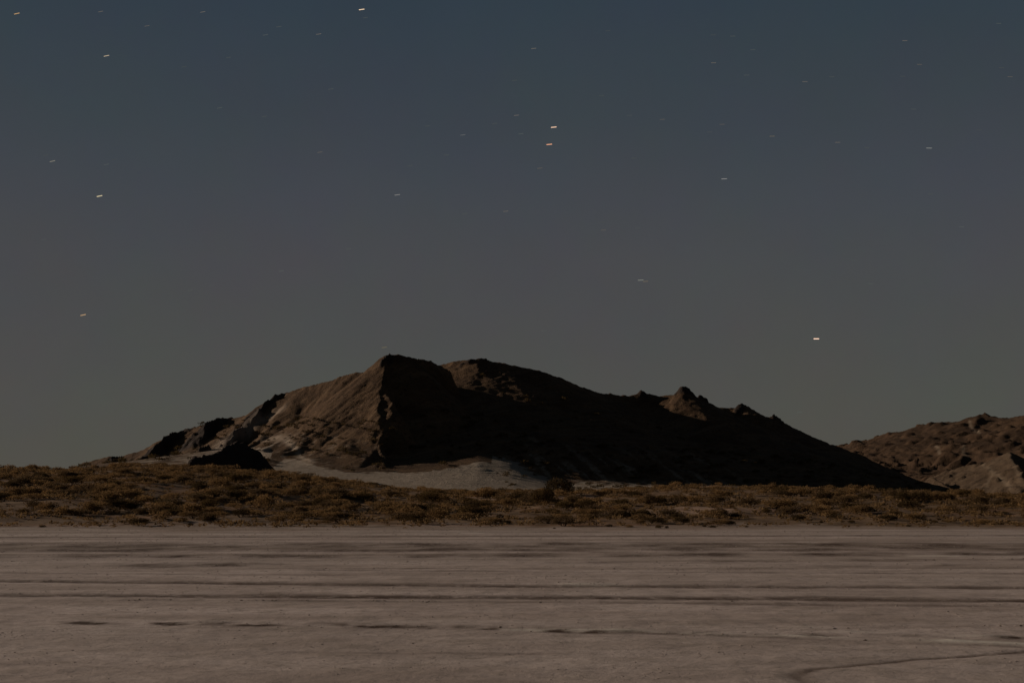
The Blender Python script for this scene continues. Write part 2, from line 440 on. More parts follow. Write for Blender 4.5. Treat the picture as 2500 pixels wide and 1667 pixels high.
main = [
    Ridge([(190, 1064, 446), (245, 1050, 443), (285, 1047, 439), (330, 1033, 435), (390, 1000, 431), (470, 977, 425), (535, 962, 420), (590, 946, 415), (615, 922, 414), (665, 902, 410), (700, 890, 408)], 0.65, 0.74, 0.30, 8.0, 1, 0.25),
    Ridge([(700, 890, 408), (760, 875, 403), (805, 857, 399), (840, 855, 396), (870, 838, 393), (890, 816, 391), (920, 815, 391), (945, 820, 392)], 0.8, 1.0, 0.08, 8.0, 19, 0.2),
    Ridge([(945, 820, 392), (985, 829, 397), (1012, 842, 402), (1030, 852, 405)], 0.7, 2.2, 0.3, 6.0, 18, 0.1),
    # the great spur that splits light from shade
    Ridge([(890, 817, 390), (882.4, 842, 385), (875.4, 890, 376), (873.3, 930, 367), (873.7, 958, 361), (875, 985, 355), (878.7, 1030, 346), (881, 1055, 340), (884.5, 1078, 334)], 2.2, 0.80, 0.05, 7.0, 2, 0.2, 2),
    # second crest, receding to the right
    Ridge([(985, 840, 428), (1012, 837, 434), (1045, 828, 433), (1100, 826, 429), (1150, 834, 428), (1235, 851, 428), (1310, 879, 436), (1385, 904, 450), (1440, 909, 456), (1472, 902, 460),
           (1520, 909, 459), (1552, 905, 457), (1568, 897, 456), (1580, 901, 458), (1600, 921, 463), (1650, 937, 471), (1690, 937, 472), (1710, 933, 472), (1750, 956, 479),
           (1775, 958, 481), (1850, 996, 486), (1920, 1024, 491), (1990, 1049, 496), (2060, 1086, 501), (2110, 1109, 505), (2170, 1140, 510), (2300, 1180, 521)], 0.7, 0.56, 0.12, 9.0, 3, 0.26),
    # ribs coming off the second crest
    Ridge([(1235, 851, 428), (1241, 880, 420), (1248, 905, 412)], 1.1, 0.5, 0.3, 6.0, 4, 0.25),
    Ridge([(1096, 826, 429), (1104, 848, 422), (1118, 880, 414)], 1.1, 0.5, 0.3, 6.0, 5, 0.25),
    Ridge([(1472, 902, 460), (1480, 920, 456), (1500, 940, 450)], 1.2, 0.5, 0.3, 5.0, 6, 0.3),
    Ridge([(1570, 897, 456), (1571, 925, 448), (1570, 950, 441), (1572, 970, 435)], 1.3, 0.5, 0.3, 6.0, 7, 0.3),
    Ridge([(1610, 913, 466), (1622, 935, 459), (1634, 950, 454)], 0.9, 0.5, 0.3, 5.0, 8, 0.3),
    Ridge([(1710, 932, 472), (1718, 955, 465), (1728, 972, 459)], 0.9, 0.5, 0.3, 6.0, 9, 0.3),
    Ridge([(1985, 1049, 495), (2020, 1075, 486), (2070, 1105, 478)], 0.8, 0.5, 0.3, 6.0, 11, 0.3),
    # low ribs on the lit face
    Ridge([(890, 905, 372), (906, 930, 367), (914, 952, 363), (904, 968, 360)], 1.8, 0.60, 0.3, 4.0, 13, 0.1),
]
crags = [
    # dark crags: front one, then those on the left skyline
    Ridge([(425, 1072, 305), (440, 1052, 306), (490, 1040, 310), (520, 1026, 314), (545, 1014, 318), (566, 1018, 320), (582, 1031, 319), (600, 1054, 316), (614, 1082, 312)], 1.6, 1.15, 0.5, 3.0, 21, 0.0),
    Ridge([(536, 990, 392), (556, 980, 397), (590, 985, 402), (614, 998, 402)], 1.2, 1.5, 0.5, 3.0, 22, 0.1),
    Ridge([(243, 1064, 428), (262, 1050, 434), (284, 1047, 440)], 1.2, 1.6, 0.5, 3.0, 23, 0.1),
    Ridge([(350, 1034, 416), (370, 1012, 420), (395, 994, 424), (430, 986, 427), (466, 976, 427)], 1.0, 1.9, 0.5, 3.0, 24, 0.1),
    Ridge([(460, 1024, 402), (468, 990, 408), (482, 966, 413), (505, 961, 418), (524, 956, 420), (540, 962, 421)], 1.0, 1.9, 0.5, 3.0, 25, 0.1),
    Ridge([(442, 1056, 378), (460, 1030, 384), (480, 1020, 389)], 1.2, 1.8, 0.5, 3.0, 26, 0.1),
    Ridge([(590, 948, 402), (608, 922, 407), (640, 907, 410), (664, 900, 411)], 1.0, 1.9, 0.5, 3.0, 27, 0.1),
    Ridge([(1460, 906, 457), (1471, 896, 458), (1484, 903, 460), (1505, 908, 460)], 1.0, 1.1, 0.4, 2.5, 31, 0.1),
    Ridge([(1602, 917, 464), (1609, 907, 465), (1620, 917, 468)], 1.1, 1.2, 0.4, 2.5, 32, 0.1),
    Ridge([(1688, 938, 470), (1704, 926, 471), (1724, 938, 475)], 0.9, 1.0, 0.4, 2.5, 33, 0.1),
    Ridge([(1764, 960, 479), (1776, 951, 480), (1792, 962, 483)], 0.9, 1.0, 0.4, 2.5, 34, 0.1),
    Ridge([(1068, 832, 428), (1082, 825, 428), (1112, 824, 429), (1130, 832, 430)], 1.2, 1.3, 0.5, 3.0, 35, 0.1),
    Ridge([(884, 824, 387), (893, 814, 389), (912, 815, 391)], 1.6, 1.8, 0.4, 3.0, 28, 0.1),
    Ridge([(1556, 906, 455), (1563, 893, 455), (1570, 887, 455), (1580, 890, 457), (1590, 908, 459)], 1.2, 1.3, 0.4, 3.0, 29, 0.1),
]
def hill_fields(x, y):
    wq = np.where((x < -34) & (x > -72), 0.35, 0.9)
    wx = x + wq * fbm(x / 13, y / 13, 3, 201); wy = y + wq * fbm(x / 13, y / 13, 3, 207)
    wx = wx + 0.42 * fbm(x / 3.4, y / 3.4, 3, 203); wy = wy + 0.42 * fbm(x / 3.4, y / 3.4, 3, 209)
    wx = wx + 1.3 * perlin(y / 7.0, y * 0, 205) * np.exp(-((x + 33) / 12) ** 2)
    h = np.full(x.shape, -50.0)
    for r in main:
        h = smax(h, r.h(wx, wy), 0.7)
    ap = apron(x, y)
    rock = sst(-1.4, 1.6, h - ap + 1.3 * fbm(x / 2.6, y / 2.6, 4, 213))                    # how far above the sand apron
    h = h + np.clip(rock, 0, 1) * (0.16 * ridged(x / 9, y / 9, 4, 211, 0.5) - 0.1 + 0.13 * fbm(x / 2.2, y / 2.2, 3, 215) + 0.32 * sst(0.45, 0.75, perlin(x / 2.1, y / 2.1, 217)) * sst(-0.1, 0.4, perlin(x / 14, y / 14, 218))
                                 + 0.10 * (1 - sst(-34, -28, x)) * ridged((-0.62 * x + 0.78 * y) / 4.0, (0.78 * x + 0.62 * y) / 30.0, 3, 219, 0.6))
    z = smax(h, ap, np.where(x < -32, 3.2, 1.6))
    cg = np.full(x.shape, -50.0)
    wx = x + 0.9 * fbm(x / 4, y / 4, 3, 221); wy = y + 0.9 * fbm(x / 4, y / 4, 3, 227)
    for r in crags:
        cg = np.maximum(cg, r.h(wx, wy))
    cg = cg + 0.5 * ridged(x / 3, y / 3, 3, 231)  - 0.3
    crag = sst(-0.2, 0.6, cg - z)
    z = smax(z, cg, 0.25)
    em = np.minimum(np.minimum(x + 150, 189 - x), np.minimum((y - 288) * 0.8, 560 - y))
    z = np.minimum(z, -3 + em * 0.9)
    return z, rock, crag

hx = np.arange(-150, 190, 0.45); hy = np.arange(288, 535, 0.45)
# finer rows in front of the crests, coarser behind
hy = np.concatenate([np.arange(288, 480, 0.44), np.arange(480, 560, 1.0)])
HX, HYY = np.meshgrid(hx, hy)
HZ, ROCK, CRAG = hill_fields(HX, HYY)
def hill_z(x, y):
    i = np.clip(np.searchsorted(hy, y) - 1, 0, len(hy) - 2); j = np.clip(np.searchsorted(hx, x) - 1, 0, len(hx) - 2)
    fx = np.clip((x - hx[j]) / (hx[j + 1] - hx[j]), 0, 1); fy = np.clip((y - hy[i]) / (hy[i + 1] - hy[i]), 0, 1)
    return (HZ[i, j] * (1 - fx) + HZ[i, j + 1] * fx) * (1 - fy) + (HZ[i + 1, j] * (1 - fx) + HZ[i + 1, j + 1] * fx) * fy
def on_hill(px, py):
    return hit(px * K, py * K, hill_z, 288, 520, 3000)
_toe = np.array([on_hill(*q)[:2] for q in [(560, 1040), (598, 1046), (640, 1053), (690, 1054), (720, 1067), (770, 1081), (820, 1087), (880, 1085), (960, 1086), (1040, 1075), (1090, 1062)]])
def toe_y(x): return np.interp(x, _toe[:, 0], _toe[:, 1])
TRAIL = np.zeros(HX.shape)
for pts, hw, k in [([(655, 1012), (672, 1022), (684, 1038), (694, 1052), (720, 1062)], 0.8, 0.8),
                   ([(480, 1040), (510, 1012), (545, 985), (590, 965), (640, 945)], 2.0, 0.55),
                   ([(500, 1035), (540, 1000), (580, 972)], 0.8, 0.5),
                   ([(610, 1010), (640, 1004), (660, 1010)], 1.5, 0.5)]:
    W = np.array([on_hill(*q)[:2] for q in pts])
    d, _ = seg_dist(HX, HYY, W)
    TRAIL = np.maximum(TRAIL, k * np.exp(-(d / hw) ** 2))
lowsand = 1 - ROCK
scree = sst(-1.6, 2.2, HYY - toe_y(HX) + 2.6 * fbm(HX / 3.0, HYY / 3.0, 4, 249)) * (HX < _toe[-1, 0] + 4) * (HX > _toe[0, 0])
lowsand = lowsand * (1 - 0.85 * scree)
# pale debris on the foot of the lit face
LX = np.interp(HX, [-120, -95, -60, -35, -15, 5, 50, 80, 150], [0.4, 0.45, 0.75, 0.5, 0.1, 0.68, 0.66, 0.15, 0.0])
debris = LX * (1 - sst(2, np.where(HX > -15, 20, 13), HZ - apron(HX, HYY))) * np.where(HX > -15, sst(-0.5, 0.6, fbm((0.4 * HX - 0.9 * HYY) / 18, (0.9 * HX + 0.4 * HYY) / 3.0, 5, 243, 0.65)), sst(-0.1, 0.5, fbm(HX / 2.2, HYY / 2.2, 4, 241)))
pan = np.interp(HX, [-110, -84, -72, 5, 40, 60, 110], [0.30, 0.4, 1.0, 1.0, 0.8, 0.45, 0.1])
SAND = np.clip(np.maximum(lowsand * np.where(pan < 1, np.clip(pan + 0.6 * fbm(HX / 5, HYY / 3, 3, 247), 0, 1), 1), 0.8 * debris) * (1 - CRAG), 0, 1)

m = NM('hill_rock_and_sand')
p = m.pos()
n1 = m.noise(p, 0.12, 6, 0.65); n2 = m.noise(p, 0.8, 6, 0.7); n3 = m.noise(p, 2.5, 4, 0.7)
mp = m.n('ShaderNodeMapping'); mp.inputs['Rotation'].default_value = (0, 0, R(-38.5)); m.put(mp.inputs[0], p)
gl = m.noise(m.scale(mp.outputs[0], (0.04, 0.55, 0.04)), 1.0, 5, 0.65)
rock = m.mix(m.ramp(n1, 0.35, 0.65), (0.050, 0.028, 0.0145), (0.085, 0.049, 0.025))
rock = m.mix(m.math('MULTIPLY', m.ramp(gl, 0.48, 0.66), 0.55), rock, (0.125, 0.076, 0.042))
rock = m.mix(m.math('MULTIPLY', m.ramp(n2, 0.5, 0.7), 0.65), rock, (0.030, 0.018, 0.010))
rock = m.mix(m.math('MULTIPLY', m.ramp(n3, 0.55, 0.72), 0.5), rock, (0.16, 0.105, 0.065))
n4 = m.noise(p, 1.3, 2, 0.5)
rock = m.mix(m.math('MULTIPLY', m.ramp(n4, 0.60, 0.68), 0.8), rock, (0.022, 0.014, 0.008))
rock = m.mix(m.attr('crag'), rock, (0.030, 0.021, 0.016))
sand = m.mix(m.ramp(n2, 0.35, 0.7), (0.19, 0.145, 0.104), (0.275, 0.218, 0.163))
sand = m.mix(m.math('MULTIPLY', m.ramp(n3, 0.52, 0.70), 0.45), sand, (0.12, 0.085, 0.055))
sf = m.math('ADD', m.attr('sand'), m.math('MULTIPLY', m.math('SUBTRACT', n2, 0.5), 0.5))
c = m.mix(m.ramp(sf, 0.25, 0.85), rock, sand)
c = m.mix(m.attr('trail'), c, (0.27, 0.205, 0.15))
m.col(c)
m.bump(m.math('ADD', n2, m.math('MULTIPLY', n3, 0.5)), 0.5, 0.6)
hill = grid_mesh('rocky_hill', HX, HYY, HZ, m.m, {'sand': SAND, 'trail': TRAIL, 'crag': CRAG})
tag(hill, 'dark rocky desert hill with moonlit left face and black shaded right flank', kind='structure')

# --- far hills on the right
far_r = [
    Ridge([(1780, 1026, 1390), (1930, 1023, 1297), (1990, 1020, 1252), (2030, 998, 1215), (2090, 985, 1185), (2140, 971, 1159), (2200, 969, 1134), (2250, 953, 1113), (2300, 960, 1097),
           (2352, 956, 1080), (2450, 940, 1049), (2600, 960, 996), (2800, 1000, 912)], 0.5, 0.42, 0.4, 22.0, 51, 0.3),
    Ridge([(2250, 953, 1113), (2235, 985, 1079), (2200, 1010, 1044), (2150, 1035, 1015)], 0.7, 0.5, 0.4, 14.0, 52, 0.3),
    Ridge([(2090, 985, 1185), (2070, 1010, 1148), (2050, 1035, 1112), (2040, 1050, 1081)], 0.7, 0.5, 0.4, 14.0, 53, 0.3),
    Ridge([(2352, 956, 1080), (2340, 990, 1035), (2330, 1015, 994), (2340, 1035, 945)], 0.7, 0.5, 0.4, 14.0, 54, 0.3),
    Ridge([(2450, 940, 1049), (2450, 990, 979), (2440, 1030, 913)], 0.7, 0.5, 0.4, 14.0, 55, 0.3),
    Ridge([(2020, 1048, 1099), (2100, 1050, 1046), (2200, 1052, 984), (2300, 1048, 922), (2500, 1040, 838)], 0.3, 1.0, 0.6, 12.0, 56, 0.1),
    Ridge([(1980, 1035, 1156), (2010, 1042, 1104), (2050, 1062, 1027), (2090, 1088, 970)], 0.7, 0.7, 0.5, 10.0, 57, 0.1),
]
near_r = [
    Ridge([(2110, 1112, 713), (2140, 1098, 709), (2170, 1085, 705), (2190, 1080, 704), (2230, 1069, 697), (2262, 1063, 689), (2290, 1055, 683), (2318, 1040, 678), (2352, 1062, 674), (2420, 1090, 660)], 0.6, 0.62, 0.35, 9.0, 61, 0.2),
    Ridge([(2262, 1063, 689), (2290, 1085, 659), (2320, 1108, 626), (2345, 1128, 598)], 0.75, 0.5, 0.3, 8.0, 62, 0.2),
    Ridge([(2318, 1040, 678), (2338, 1075, 644), (2362, 1110, 607)], 0.7, 0.5, 0.3, 8.0, 63, 0.2),
    Ridge([(2190, 1080, 704), (2180, 1102, 682), (2165, 1120, 661)], 0.7, 0.5, 0.3, 8.0, 64, 0.2),
    Ridge([(2120, 1110, 670), (2140, 1095, 670), (2160, 1105, 660), (2180, 1122, 648)], 0.9, 1.1, 0.4, 6.0, 65, 0.1),
]
def field(rs, x, y, sc, a1, seed):
    wx = x + 1.6 * fbm(x / 14, y / 14, 4, seed, 0.6); wy = y + 1.6 * fbm(x / 26, y / 26, 3, seed + 6)
    h = np.full(x.shape, -50.0)
    for r in rs: h = smax(h, r.h(wx, wy), 1.5)
    k = sst(0.34, 0.5, perlin(x / (sc * 0.55), y / (sc * 0.45), seed + 31)) * (0.6 + 0.6 * perlin(x / 6, y / 6, seed + 37))
    return h + 4.5 * a1 * k + a1 * ridged(x / sc, y / sc, 4, seed + 11) + 0.5 * a1 * fbm(x / (sc / 5), y / (sc / 5), 3, seed + 17)
m = NM('far_hill_rock')
p = m.pos()
n1 = m.noise(p, 0.035, 6, 0.65); n2 = m.noise(p, 0.22, 6, 0.7)
rock = m.mix(m.ramp(n1, 0.35, 0.65), (0.040, 0.0235, 0.0135), (0.066, 0.038, 0.021))
rock = m.mix(m.math('MULTIPLY', m.ramp(n2, 0.5, 0.72), 0.6), rock, (0.026, 0.016, 0.010))
rock = m.mix(m.attr('trail'), rock, (0.14, 0.10, 0.066))
m.col(rock)
m.bump(n2, 2.0, 0.7)
def trails(X, Y, Zf, lst, y0, y1):
    T = np.zeros(X.shape)
    for pts, hw, k in lst:
        W = np.array([hit(a * K, b * K, Zf, y0, y1, 1500)[:2] for a, b in pts])
        d, _ = seg_dist(X, Y, W)
        T = np.maximum(T, k * np.exp(-(d / hw) ** 2))
    return T
fx, fy = np.meshgrid(np.arange(170, 520, 1.3), np.arange(840, 1420, 2.0))
ff = lambda x, y: field(far_r, np.asarray(x, float), np.asarray(y, float), 30, 0.6, 301)
fz = ff(fx, fy)
ft = trails(fx, fy, ff, [([(2226, 965), (2230, 980), (2238, 990), (2250, 995)], 1.0, 0.9), ([(2148, 1024), (2156, 1032), (2158, 1042)], 1.0, 0.9), ([(2213, 1022), (2212, 1040), (2222, 1048)], 1.0, 0.8)], 840, 1400)
far_hill = grid_mesh('distant_hill', fx, fy, fz, m.m, {'trail': ft})
tag(far_hill, 'brown rocky hill range far behind at the right', kind='structure')
nx_, ny_ = np.meshgrid(np.arange(120, 330, 0.9), np.arange(560, 800, 1.1))
nf = lambda x, y: field(near_r, np.asarray(x, float), np.asarray(y, float), 16, 0.4, 331)
nz = nf(nx_, ny_)
ntl = trails(nx_, ny_, nf, [([(2255, 1066), (2275, 1080), (2300, 1100), (2322, 1120)], 0.9, 0.6), ([(2318, 1042), (2330, 1070), (2342, 1100)], 0.5, 0.5), ([(2285, 1085), (2272, 1100), (2266, 1120)], 0.8, 0.5)], 560, 740)
NR = m.m.copy(); NR.name = 'near_foothill_rock'
for nd in NR.node_tree.nodes:
    if nd.type == 'MIX' and abs(nd.inputs[6].default_value[0] - 0.040) < 1e-4:
        nd.inputs[6].default_value = (0.058, 0.037, 0.022, 1); nd.inputs[7].default_value = (0.090, 0.059, 0.036, 1)
near_hill = grid_mesh('distant_hill', nx_, ny_, nz, NR, {'trail': ntl})
tag(near_hill, 'pale brown foothill with a sharp point and bike tracks at the right edge', kind='structure')

# ----------------------------------------------------------------------------
# SHRUBS
# ----------------------------------------------------------------------------
def shrub_mat(name, lo, hi, dead):
    m = NM(name)
    p = m.pos()
    oi = m.n('ShaderNodeObjectInfo').outputs['Random']
    n1 = m.noise(p, 0.7, 3, 0.5); n2 = m.noise(p, 9.0, 2, 0.5)
    c = m.mix(m.ramp(m.math('ADD', n1, m.math('MULTIPLY', m.math('SUBTRACT', oi, 0.5), 0.25)), 0.38, 0.62), lo, hi)
    c = m.mix(m.math('MULTIPLY', m.ramp(n2, 0.5, 0.7), 0.5), c, dead)
    m.col(c)
    tr = m.n('ShaderNodeBsdfTranslucent'); m.put(tr.inputs[0], c)
    mx = m.n('ShaderNodeMixShader'); mx.inputs[0].default_value = 0.34
    m.t.links.new(m.b.outputs[0], mx.inputs[1]); m.t.links.new(tr.outputs[0], mx.inputs[2])
    m.t.links.new(mx.outputs[0], m.t.nodes['Material Output'].inputs['Surface'])
    return m.m
SHRUB = shrub_mat('dry_shrub_leaves', (0.072, 0.044, 0.021), (0.190, 0.108, 0.043), (0.125, 0.083, 0.050))
DARKSHRUB = shrub_mat('dark_shrub_leaves', (0.040, 0.025, 0.011), (0.075, 0.044, 0.016), (0.03, 0.02, 0.010))
STEM = shrub_mat('shrub_stems', (0.05, 0.035, 0.022), (0.07, 0.05, 0.03), (0.04, 0.028, 0.018))

def shrub_geo(rng, n_leaf, n_lobe, leaf):
    """unit bush: radius about 1, height about 1; leaf-sized blades spread over and inside several lobes"""
    lob = [(0.0, 0.0, 0.42, 0.62)]
    for _ in range(n_lobe):
        a = rng.random() * 6.283; r = 0.25 + 0.5 * rng.random()
        lob.append((r * math.cos(a), r * math.sin(a), 0.25 + 0.35 * rng.random(), 0.28 + 0.25 * rng.random()))
    lob = np.array(lob)
    wgt = lob[:, 3] ** 2; wgt /= wgt.sum()
    li = rng.choice(len(lob), n_leaf, p=wgt)
    d = rng.normal(size=(n_leaf, 3)); d /= np.linalg.norm(d, axis=1)[:, None]
    d[:, 2] = np.where(d[:, 2] < -0.3, -d[:, 2], d[:, 2])
    rad = lob[li, 3] * (0.55 + 0.5 * rng.random(n_leaf) ** 0.6)
    c = lob[li, :3] + d * rad[:, None]
    c[:, 2] = np.abs(c[:, 2]) * 0.95
    up = d + np.array([0, 0, 0.9]) + 0.5 * rng.normal(size=(n_leaf, 3)); up /= np.linalg.norm(up, axis=1)[:, None]
    sd = np.cross(up, rng.normal(size=(n_leaf, 3))); sd /= np.linalg.norm(sd, axis=1)[:, None]
    L_ = leaf * (0.7 + 0.8 * rng.random(n_leaf))[:, None]; W_ = L_ * (0.30 + 0.25 * rng.random(n_leaf))[:, None]
    v = np.stack([c - sd * W_, c + sd * W_, c + up * L_ * 1.6], 1).reshape(-1, 3)
    t = np.arange(n_leaf * 3).reshape(-1, 3)
    return v, t
def stem_geo(rng, n):
    vs, ts = [], []
    for _ in range(n):
        a = rng.random() * 6.283; r = 0.25 + 0.6 * rng.random(); h = 0.45 + 0.4 * rng.random()
        b = np.array([0.06 * math.cos(a), 0.06 * math.sin(a), -0.05]); e = np.array([r * math.cos(a), r * math.sin(a), h])
        k = len(vs) * 0
        ring = []
        for f, w_ in ((0, 0.028), (1, 0.008)):
            q = b + (e - b) * f
            for j in range(3):
                ring.append(q + w_ * np.array([math.cos(j * 2.094), math.sin(j * 2.094), 0]))
        base = sum(len(x) for x in vs)
        vs.append(np.array(ring))
        for j in range(3):
            j2 = (j + 1) % 3
            ts += [(base + j, base + j2, base + 3 + j2), (base + j, base + 3 + j2, base + 3 + j)]
    return np.concatenate(vs), np.array(ts)

rng = np.random.default_rng(23)
leaf_meshes, stem_meshes, dark_meshes = [], [], []
for i in range(9):
    v, t = shrub_geo(rng, 1500, 6 + i % 4, 0.055)
    leaf_meshes.append(tri_mesh('shrub_foliage', v, t, SHRUB))
    dm = leaf_meshes[-1].copy(); dm.materials[0] = DARKSHRUB; dark_meshes.append(dm)
    v, t = stem_geo(rng, 9)
    stem_meshes.append(tri_mesh('shrub_stem', v, t, STEM))

n_shrub = 0
def place_shrub(X, Y, Z, w_, h_, rz, label, group, proto, dark=False):
    global n_shrub
    e = bpy.data.objects.new('shrub', None)
    COL.objects.link(e)
    e.location = (X, Y, Z - 0.03); e.rotation_euler = (0, 0, rz)
    e.empty_display_size = 0.2
    tag(e, label, 'shrub', group)
    for nm, me in (('foliage', (dark_meshes if dark else leaf_meshes)[proto]), ('stem', stem_meshes[proto])):
        o = bpy.data.objects.new(nm, me)
        o.parent = e
        o.scale = (w_ * 0.55, w_ * 0.55, h_)
        COL.objects.link(o)
    n_shrub += 1

# shrubs one can point at in the photograph: (x, y of the foot, width, height) in photo pixels
named = [
    (102, 1287, 15, 7, 'tiny lone shrub on the pale flat near the left edge'),
    (229, 1282, 24, 11, 'low round shrub at the scrub edge below the left rise'),
    (463, 1283, 19, 8, 'small flat dark shrub sitting out on the pale flat below the black front crag'),
    (284, 1247, 52, 28, 'wide dark domed shrub in the middle of the left slope with a black right side'),
    (78, 1244, 46, 24, 'rounded shrub on the left slope nearest the left edge'),
    (402, 1241, 52, 22, 'low spreading shrub right of the wide dark domed one on the left slope'),
    (508, 1246, 48, 26, 'dark shrub below the black front crag, left of the tall yellowish pair'),
    (646, 1245, 62, 36, 'large yellowish shrub below the pale basin floor'),
    (441, 1274, 28, 11, 'low shrub at the scrub edge beside the small flat dark shrub'),
    (510, 1275, 30, 14, 'round shrub on the scrub edge straight below the black front crag'),
    (352, 1275, 26, 10, 'flat brown shrub at the scrub edge under the left skyline crags'),
    (730, 1275, 32, 11, 'low shrub at the scrub edge below the lit face of the hill'),
    (992, 1254, 42, 22, 'dark round shrub just left of the low black one, below the great spur'),
    (1027, 1280, 46, 15, 'low black shrub on the scrub edge below the great spur'),
    (1050, 1235, 72, 32, 'broad dark shrub on the slope below the pale sand mound'),
    (1237, 1279, 24, 10, 'little dark shrub out on the pale flat below the sand mound'),
    (1335, 1279, 78, 20, 'long low hedge-like shrub along the edge of the pale flat'),
    (1360, 1212, 80, 40, 'tallest dark shrub on the rise in front of the black flank'),
    (1325, 1232, 50, 40, 'upright yellow-brown shrub below the tallest dark shrub'),
    (1397, 1236, 34, 25, 'round grey-brown shrub between the upright one and the tallest pair'),
    (1434, 1247, 52, 28, 'domed dark shrub right of the round grey-brown one'),
    (1565, 1281, 30, 14, 'golden shrub at the scrub edge right of the long low shrub'),
    (1488, 1286, 17, 8, 'small dark shrub on the pale flat left of the golden edge shrub'),
    (1536, 1287, 22, 8, 'thin tan shrub on the pale flat just left of the golden edge shrub'),
    (1611, 1289, 21, 9, 'bigger of two small dark shrubs side by side on the pale flat'),
    (1628, 1289, 11, 7, 'smaller of two small dark shrubs side by side on the pale flat'),
    (1354, 1290, 9, 4, 'tiny shrub on the pale flat below the long low shrub'),
    (1657, 1270, 36, 18, 'dark shrub on the scrub edge right of the golden shrub'),
    (1618, 1234, 42, 24, 'dark shrub on bare reddish soil under the twin knobs of the crest'),
    (1196, 1216, 36, 19, 'dark shrub on bare soil below the shaded end of the sand mound'),
    (1237, 1239, 42, 23, 'rounded shrub below the bare soil patch under the sand mound'),
    (1783, 1282, 29, 13, 'dark domed shrub on the edge of the flat under the right knob of the crest'),
    (1742, 1288, 22, 7, 'flat shrub on the pale flat left of the dark domed edge shrub'),
    (1719, 1286, 12, 7, 'tiny round shrub left of the flat shrub on the pale flat'),
    (1823, 1287, 10, 6, 'tiny dark shrub right of the dark domed edge shrub'),
    (1953, 1274, 38, 18, 'large dark round shrub on the scrub edge below the right slope of the hill'),
    (2005, 1276, 12, 7, 'tiny shrub right of the large dark round edge shrub'),
    (2081, 1276, 22, 8, 'flat dark shrub on the pale flat below the right toe of the hill'),
    (2181, 1269, 22, 10, 'dark shrub on the scrub edge below the gap between the hills'),
    (2218, 1285, 13, 6, 'lone tiny shrub farthest out on the pale flat at the right'),
    (2282, 1276, 18, 8, 'small shrub on the flat below the foothill at the right'),
    (2319, 1275, 38, 8, 'long flat shrub on the flat below the foothill at the right'),
    (2462, 1275, 13, 6, 'tiny shrub on the flat nearest the right edge'),
    (2065, 1248, 34, 20, 'dark shrub halfway up the scrub below the right toe of the hill'),
    (2112, 1222, 42, 18, 'dark shrub high in the scrub under the right toe of the hill'),
    (2225, 1226, 60, 24, 'broad dark shrub high in the scrub left of the foothill'),
    (1870, 1255, 28, 14, 'dark shrub halfway up the scrub under the right end of the black flank'),
    (160, 1141, 50, 28, 'bushy shrub standing up against the sky on the left rise'),
    (98, 1146, 60, 26, 'broad shrub on the left skyline beside the bushiest one'),
    (28, 1142, 44, 24, 'shrub on the skyline nearest the left edge'),
]
for i, (px, py, wpx, hpx, lab) in enumerate(named):
    X, Y, Z = hit(px, py, ground_h)
    Y += wpx / F * Y * 0.3
    Z = float(ground_h(X, Y))
    place_shrub(X, Y, Z, wpx / F * Y * 1.1, hpx / F * Y * 1.08, rng.random() * 6.28, lab, 'shrubs in front of the hill', i % 9, any(k in lab for k in ('dark', 'black', 'tiny', 'small')))

# scatter: candidates in the scrub belt
def density(X, Y):
    px = CX + X / Y * F
    d = np.interp(px, [-300, 0, 500, 900, 1150, 1400, 1750, 2200, 2700], [1.0, 1.0, 0.95, 0.85, 0.6, 0.42, 0.38, 0.42, 0.5])
    t = (Y - 60) / (YC - 60)
    d = d * np.interp(t, [-0.08, 0.03, 0.10, 0.5, 0.93, 1.05, 1.3], [0.16, 0.55, 0.75, 0.8, 0.9, 0.9, 0.5])
    return d * np.clip(0.75 + 1.3 * fbm(X / 5.5, Y / 8.0, 3, 401), 0.05, 1.4)
N = 42000
cy = 58.0 + (140 - 58.0) * rng.random(N) ** 0.9
cx = (rng.random(N) * 2 - 1) * (0.42 * cy + 14)
keep = rng.random(N) < density(cx, cy) * (cy / 140) * 0.58
cx, cy = cx[keep], cy[keep]
czz = ground_h(cx, cy)
size = 0.20 + 1.0 * rng.random(len(cx)) ** 3.2
tt = (cy - 60.5) / 10.0
size *= np.clip(0.55 + 0.45 * tt, 0.5, 1.0) * np.interp(cy, [60, 90, 116, 140], [1.0, 1.0, 0.75, 0.55])
hgt_ = size * (0.30 + 0.30 * rng.random(len(cx)))
pxs = CX + cx / cy * F
vis = (pxs > 0) & (pxs < 2500)
score = np.where(vis, size / cy, 0)
order = np.argsort(-score)
n_ind = 300 - len(named)
ind, rest = order[:n_ind], order[n_ind:]
zones = [(0, 420, "crowded scrub on the left rise", 'scrub on the left rise'),
         (420, 700, "dense scrub below the black front crag", 'scrub below the front crag'),
         (700, 1000, "brown scrub below the lit hill face", 'scrub below the lit face'),
         (1000, 1300, "scrub below the pale sand mound", 'scrub below the sand mound'),
         (1300, 1600, "sparse scrub before the black flank", 'scrub before the black flank'),
         (1600, 1900, "sparse scrub under the crest knobs", 'scrub under the crest knobs'),
         (1900, 2200, "scrub under the hill's right toe", 'scrub under the right toe'),
         (2200, 2500, "scrub below the far hills", 'scrub below the far hills')]
